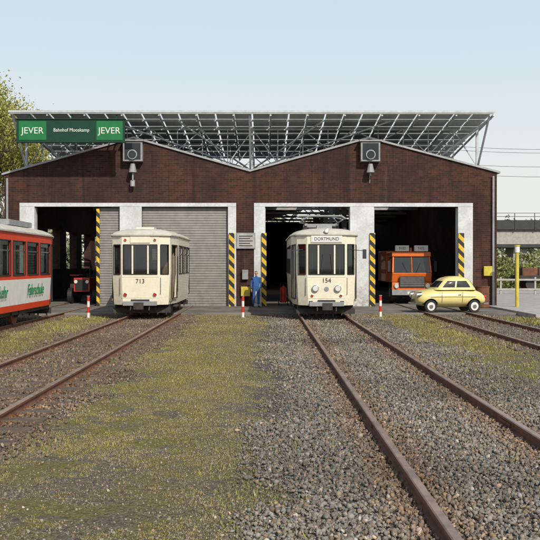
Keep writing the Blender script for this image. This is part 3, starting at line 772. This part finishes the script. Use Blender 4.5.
RT=root('red_tractor',(-8.1,39.8,.08))
b=MB()
b.box(-.35,.35,0,1.5,.55,1.15,0); b.box(-.28,.28,-.03,-.001,.6,1.08,1)
for sx in (-1,1):
    b.cyl((sx*.45,.35,.35),(sx*.65,.35,.35),.35,1,22); b.cyl((sx*.5,2.0,.6),(sx*.82,2.0,.6),.6,1,26)
    b.cyl((sx*.651,.35,.35),(sx*.67,.35,.35),.18,0,14); b.cyl((sx*.821,2.0,.6),(sx*.84,2.0,.6),.3,0,14)
    b.box(min(sx*.45,sx*.85),max(sx*.45,sx*.85),1.5,2.6,1.22,1.28,0)
    b.cyl((sx*.25,-.031,.98),(sx*.25,-.06,.98),.08,2,12)
b.box(-.25,.25,2.0,2.4,1.0,1.1,1); b.box(-.25,.25,2.36,2.42,1.1,1.5,1); b.cyl((.2,.9,1.15),(.2,.9,1.7),.03,1,8)
b.cyl((0,1.5,1.15),(0,1.75,1.4),.02,1,8); b.cyl((0,1.75,1.4),(0,1.77,1.42),.18,1,18)
b.obj('tractor_body',[M['tracred'],M['black'],M['lens']],RT,.02)
FE=root('fire_extinguisher_trolley',(.78,38.4,.08))
b=MB(); b.cyl((0,0,.12),(0,0,.72),.14,0,18); b.cyl((0,0,.72),(0,0,.82),.14,0,18,r2=.05); b.cyl((0,0,.82),(0,0,.88),.04,1,10)
for sx in (-1,1): b.cyl((sx*.17,.1,.12),(sx*.21,.1,.12),.12,1,16); b.cyl((sx*.12,.15,.2),(sx*.12,.2,.95),.015,1,6)
b.cyl((-.12,.2,.95),(.12,.2,.95),.015,1,6); b.cyl((.0,-.02,.86),(.16,-.05,.6),.015,1,6)
b.obj('cylinder_and_wheels',[M['tracred'],M['black']],FE,.005)

for px,py in ((-5.96,30.4),(-.75,30.6),(3.98,31.0)):
    R=root('red_white_marker_post',(px,py,0)); b=MB(); b.cyl((0,0,0),(0,0,.74),.045,0,14); b.cyl((0,0,.74),(0,0,.76),.055,1,14); b.cyl((0,0,.0),(0,0,.03),.1,1,14)
    b.obj('post',[M['pole'],M['grey']],R)
BR=root('rusty_barrel',(8.75,36.2,.08)); b=MB()
b.cyl((0,0,0),(0,0,.85),.28,0,24)
for z in (.02,.28,.56,.82): b.cyl((0,0,z),(0,0,z+.03),.295,0,24)
b.cyl((0,0,.851),(0,0,.87),.24,0,24); b.obj('drum',[M['rust']],BR,.005)
YP=root('yellow_platform_post',(10.1,36.0,0)); b=MB(); b.cyl((0,0,0),(0,0,2.3),.075,0,14); b.cyl((0,0,2.3),(0,0,2.55),.10,1,14); b.cyl((0,0,2.55),(0,0,2.6),.12,0,14); b.box(-.15,.15,-.15,.15,0,.08,1)
b.obj('post',[M['postyel'],M['twhite']],YP)
P=root('concrete_platform'); b=MB(); b.box(9.2,22,30,60,-.05,.12,0)
k=30
while k<60: b.box(9.05,9.2,k+.01,k+1.99,-.05,.15,1); k+=2
b.obj('slab_and_kerb',[M['pale'],M['pale']],P,.01)
W_=root('rusty_flat_wagon',(19.2,60,.1)); b=MB()
b.box(-2.2,4,0,2.2,.75,1.0,0); b.box(-2.0,3.8,.2,.3,.95,1.5,1); b.box(-2.0,-1.9,.2,2,.95,1.5,1)
for k in range(6): b.box(-2.0+k*1.1,-1.92+k*1.1,.12,.2,.8,1.55,0)
for xx in (-1.3,2.8):
    for yy in (.3,1.75): b.cyl((xx,yy,.4),(xx,yy+.1,.4),.4,0,20)
b.obj('wagon',[M['dark'],M['rust']],W_,.01)
WF=root('wooden_fence',(11.6,52,0)); b=MB()
for k in range(14): b.box(k*1.0,k*1.0+.1,0,.1,0,1.1,0)
for z in (.4,.95): b.box(0,13.1,-.04,-.005,z-.05,z+.05,0)
b.obj('rails_and_posts',[M['pale']],WF)

# ------------------------------------------------------------------ person in blue
PE=root('person_in_blue_work_clothes',(-.36,36.75,.08),math.radians(10)); PE.scale=(.84,.84,.84)
def skin(name,pts,edges,rad,mat,rootidx=0,sub=1):
    me=bpy.data.meshes.new(name); me.from_pydata(pts,edges,[]); me.materials.append(mat)
    o=bpy.data.objects.new(name,me); COL.objects.link(o); o.parent=PE
    o.modifiers.new('skin','SKIN')
    for i,r_ in enumerate(rad):
        sv=me.skin_vertices[0].data[i]; sv.radius=(r_,r_) if not isinstance(r_,tuple) else r_; sv.use_root=(i==rootidx)
    md=o.modifiers.new('ss','SUBSURF'); md.levels=md.render_levels=sub
    return o
pts=[(0,0,.95),(0,0,1.15),(0,.01,1.35),(0,.01,1.46),(0,0,1.52),
 (.10,0,.88),(.11,-.02,.5),(.12,.02,.12),(-.10,0,.88),(-.12,-.01,.5),(-.14,.02,.12),
 (.18,.01,1.41),(.23,.02,1.14),(.22,-.10,.92),(-.18,.01,1.41),(-.24,.02,1.14),(-.25,-.06,.90)]
ed=[(0,1),(1,2),(2,3),(3,4),(0,5),(5,6),(6,7),(0,8),(8,9),(9,10),(2,11),(11,12),(12,13),(2,14),(14,15),(15,16)]
rd=[(.16,.11),(.15,.11),(.17,.11),(.09,.07),.055,.095,.068,.055,.095,.068,.055,.062,.048,.04,.062,.048,.04]
skin('body_clothes',pts,ed,rd,M['blue'],0)
skin('head',[(0,0,1.5),(0,0,1.56),(0,-.01,1.65),(0,-.005,1.72)],[(0,1),(1,2),(2,3)],[.05,.055,(.078,.092),(.07,.085)],M['skin'],0,2)
f=MB()
for sx in (-1,1):
    f.cyl((sx*.03,-.10,1.655),(sx*.03,-.108,1.655),.010,1,10); f.cyl((sx*.08,0,1.64),(sx*.092,.01,1.64),.022,0,10)
f.cyl((0,-.095,1.66),(0,-.122,1.625),.007,0,8,r2=.013); f.box(-.022,.022,-.104,-.094,1.588,1.595,2)
f.obj('face',[M['skin'],M['tdark'],M['redl']],PE,.002)
skin('hair',[(0,.02,1.66),(0,.015,1.75)],[(0,1)],[(.088,.088),(.08,.088)],M['hair'],0,2).location=(0,.012,.012)
for sx,hx,hy,hz_ in ((1,.22,-.12,.90),(-1,-.25,-.07,.88)):
    hp_=[(hx,hy,hz_),(hx,hy-.02,hz_-.06)]; he=[(0,1)]; hr=[.026,(.018,.034)]
    for k in range(4):
        i0=len(hp_); hp_+=[(hx,hy-.045+.02*k,hz_-.085),(hx-sx*.008,hy-.05+.02*k,hz_-.12-(.012 if k in(1,2) else 0)),(hx-sx*.02,hy-.045+.02*k,hz_-.15-(.012 if k in(1,2) else 0))]
        he+=[(1,i0),(i0,i0+1),(i0+1,i0+2)]; hr+=[.009,.009,.008]
    i0=len(hp_); hp_+=[(hx-sx*.01,hy-.05,hz_-.05),(hx-sx*.02,hy-.07,hz_-.09)]; he+=[(1,i0),(i0,i0+1)]; hr+=[.010,.009]
    skin('hand',hp_,he,hr,M['skin'])
for sx,xx in ((1,.12),(-1,-.14)):
    skin('shoe',[(xx,.06,.05),(xx,-.06,.045),(xx+sx*.02,-.16,.035)],[(0,1),(1,2)],[(.045,.045),(.045,.045),(.04,.032)],M['black'])

# ------------------------------------------------------------------ trees
def leafcloud(P,n,size,spread,c0,c1,seed):
    r=np.random.default_rng(seed); P=np.array(P); idx=r.integers(0,len(P),n)
    c=P[idx]+r.normal(size=(n,3))*spread
    a=r.normal(size=(n,3)); a/=np.linalg.norm(a,axis=1)[:,None]; b_=r.normal(size=(n,3)); b_-=a*(a*b_).sum(1)[:,None]; b_/=np.linalg.norm(b_,axis=1)[:,None]
    s_=size*r.uniform(.5,1.3,n)[:,None]
    V=np.stack([c-a*s_,c+b_*s_*.5,c+a*s_,c-b_*s_*.5],1).reshape(-1,3)
    clump=r.random(len(P))[idx][:,None]; t=np.clip(clump*.7+r.random(n)[:,None]*.4,0,1)
    C=np.array(c0)*(1-t)+np.array(c1)*t
    return V,np.arange(4*n).reshape(-1,4),np.repeat(C,4,0)
def tree(name,loc,h,nleaf,seed,lsize=.1,c0=(.07,.09,.015),c1=(.26,.27,.06),spread=.28,depth=5,droop=0.0):
    T=root(name,loc); rr_=random.Random(seed); b=MB(); tips=[]
    def grow(p,d,ln,r,k):
        segs=3; q=p
        for s_ in range(segs):
            d=(d+Vector((rr_.uniform(-1,1),rr_.uniform(-1,1),rr_.uniform(-.5,.8)-droop*(k>2)))*.14).normalized()
            e=q+d*ln/segs; b.cyl(q,e,r*(1-.28*s_/segs),0,6 if k<3 else 4,r2=r*(1-.28*(s_+1)/segs),caps=False); q=e
            if k>=3: tips.append(tuple(q))
        if k>=depth: return
        m=rr_.choice((2,3,3)) if k>0 else 5
        for i in range(m):
            a=rr_.uniform(0,2*math.pi); tilt=rr_.uniform(.3,.75) if k else rr_.uniform(.25,.6)
            perp=d.orthogonal().normalized(); perp.rotate(Quaternion(d,a))
            nd=(d*math.cos(tilt)+perp*math.sin(tilt)).normalized()
            grow(q,nd,ln*rr_.uniform(.62,.82),r*.6,k+1)
        if k<2: grow(q,(d+Vector((0,0,.4))).normalized(),ln*.8,r*.68,k+1)
    grow(Vector((0,0,0)),Vector((0,0,1)),h*.26,h*.018,0)
    b.obj('trunk_and_limbs',[M['bark']],T)
    if nleaf:
        V,F,C=leafcloud(tips,nleaf,lsize,spread,c0,c1,seed); np_mesh('foliage',V,F,M['leaf'],C,T)
    return T
tree('birch_tree',(-16.6,56,0),15.2,36000,3,.10,(.20,.22,.05),(.56,.52,.15),.42)
tree('birch_tree',(-20.0,60,0),14.6,20000,8,.11,(.20,.22,.05),(.56,.52,.15),.42)
tree('bare_tree',(-14.2,50,0),7.5,900,14,.06,(.14,.10,.05),(.25,.2,.08),.2)
tree('bare_tree',(-17.5,48,0),8,900,15,.06,(.14,.10,.05),(.25,.2,.08),.2)
def mass(name,x0,x1,y0,y1,h0,h1,nb,nl,size,c0,c1,seed,base=0):
    r=np.random.default_rng(seed); P=[]
    for i in range(nb):
        x=r.uniform(x0,x1); y=r.uniform(y0,y1); h=h0+(h1-h0)*vnoise(np.array([x]),np.array([y]),seed,.12)[0]*r.uniform(.6,1.2)
        for k in range(14):
            zz=r.random()**.7; P.append((x+r.normal()*h*.16,y+r.normal()*h*.16,base+zz*h))
    V,F,C=leafcloud(P,nl,size,np.array([.35,.35,.3])*size*3,c0,c1,seed); np_mesh(name,V,F,M['fleaf'],C)
mass('distant_tree_line',-120,160,150,185,6,12,420,60000,.5,(.11,.13,.08),(.28,.29,.17),31)
mass('embankment_shrubs',15,60,84,89,1.5,3.6,130,26000,.16,(.08,.11,.04),(.29,.30,.12),32)
mass('shrubs',-34,-12,50,66,1.5,4,90,16000,.12,(.05,.06,.02),(.17,.16,.06),33)
mass('hedge_plants',11,26,62,70,1,2.2,70,14000,.10,(.10,.13,.04),(.28,.31,.11),34)

RB=root('railway_bridge'); b=MB(); Y=90
b.box(5,120,Y,Y+5,5.35,6.3,0); b.box(5,120,Y+.3,Y+.5,3.9,5.34,1); b.box(5,120,Y-.2,Y+5,3.55,3.89,0)
k=5
while k<120:
    b.box(k,k+.12,Y-.06,Y-.005,5.3,6.34,0); b.beam((k,Y,6.3),(k,Y,7.0),.06,0)
    if int(k)%10==5: b.box(k,k+1.4,Y+.5,Y+3.5,0,3.54,1)
    k+=2.0
for z in (6.65,7.0): b.beam((5,Y,z),(120,Y,z),.05,0)
b.obj('girder_and_parapet',[M['bridge'],M['pale']],RB)
OL=root('overhead_line'); b=MB()
for z,yy in ((14.0,95),(13.75,96),(12.2,95.5),(11.1,95)):
    for k in range(12):
        xa=-60+k*20
        for j in range(8):
            x0=xa+j*2.5; x1=x0+2.5; sag=lambda q:(q-10)**2/100*.35
            b.cyl((x0,yy,z+sag(x0-xa)),(x1,yy,z+sag(x1-xa)),.024,0,4,caps=False)
for xx in (-20,32.5,72): b.cyl((xx,94.5,0),(xx,94.5,15),.16,0,8,r2=.1); b.beam((xx,94.5,13.9),(xx,97,13.9),.1,0); b.beam((xx,94.5,11.5),(xx,96.5,12.4),.08,0)
b.obj('masts_and_wires',[M['grey']],OL)

# ------------------------------------------------------------------ light, sky, camera
EL,AZ=38,155
world=bpy.data.worlds.new('World'); scene.world=world; world.use_nodes=True
nt=world.node_tree; bg=nt.nodes['Background']; sky=nt.nodes.new('ShaderNodeTexSky'); sky.sky_type='NISHITA'; sky.sun_disc=False
sky.sun_elevation=math.radians(EL); sky.sun_rotation=math.radians(AZ); sky.air_density=1.0; sky.dust_density=3; sky.ozone_density=1.0
b=NB(nt); tc=nt.nodes.new('ShaderNodeTexCoord'); sp=nt.nodes.new('ShaderNodeSeparateXYZ'); nt.links.new(tc.outputs['Generated'],sp.inputs[0])
hz_=b.smooth(sp.outputs[2],0.25,0.8,0.9,0.1)
haze=b.mix(b.smooth(sp.outputs[2],0.02,0.32),(9.1,9.1,8.6),(6.4,7.9,9.0))
mixc=b.mix(hz_,sky.outputs[0],haze)
nt.links.new(mixc,bg.inputs[0]); bg.inputs[1].default_value=0.10
sd=bpy.data.lights.new('sun','SUN'); sd.energy=3.8; sd.angle=math.radians(.5); sd.color=(1,.92,.79)
so=bpy.data.objects.new('sun',sd); COL.objects.link(so)
e,a=math.radians(EL),math.radians(AZ); Sv=Vector((math.sin(a)*math.cos(e),math.cos(a)*math.cos(e),math.sin(e)))
so.rotation_euler=Sv.to_track_quat('Z','Y').to_euler(); so.location=(20,0,40)
cd=bpy.data.cameras.new('camera'); cd.lens=60; cd.sensor_width=36; cd.clip_end=4000; cd.clip_start=.1
cam=bpy.data.objects.new('camera',cd); COL.objects.link(cam); cam.location=(0,0,1.8)
cam.rotation_euler=(math.radians(90-.318),0,math.radians(-.318)); scene.camera=cam
scene.view_settings.view_transform='Standard'; scene.view_settings.look='None'; scene.view_settings.exposure=0
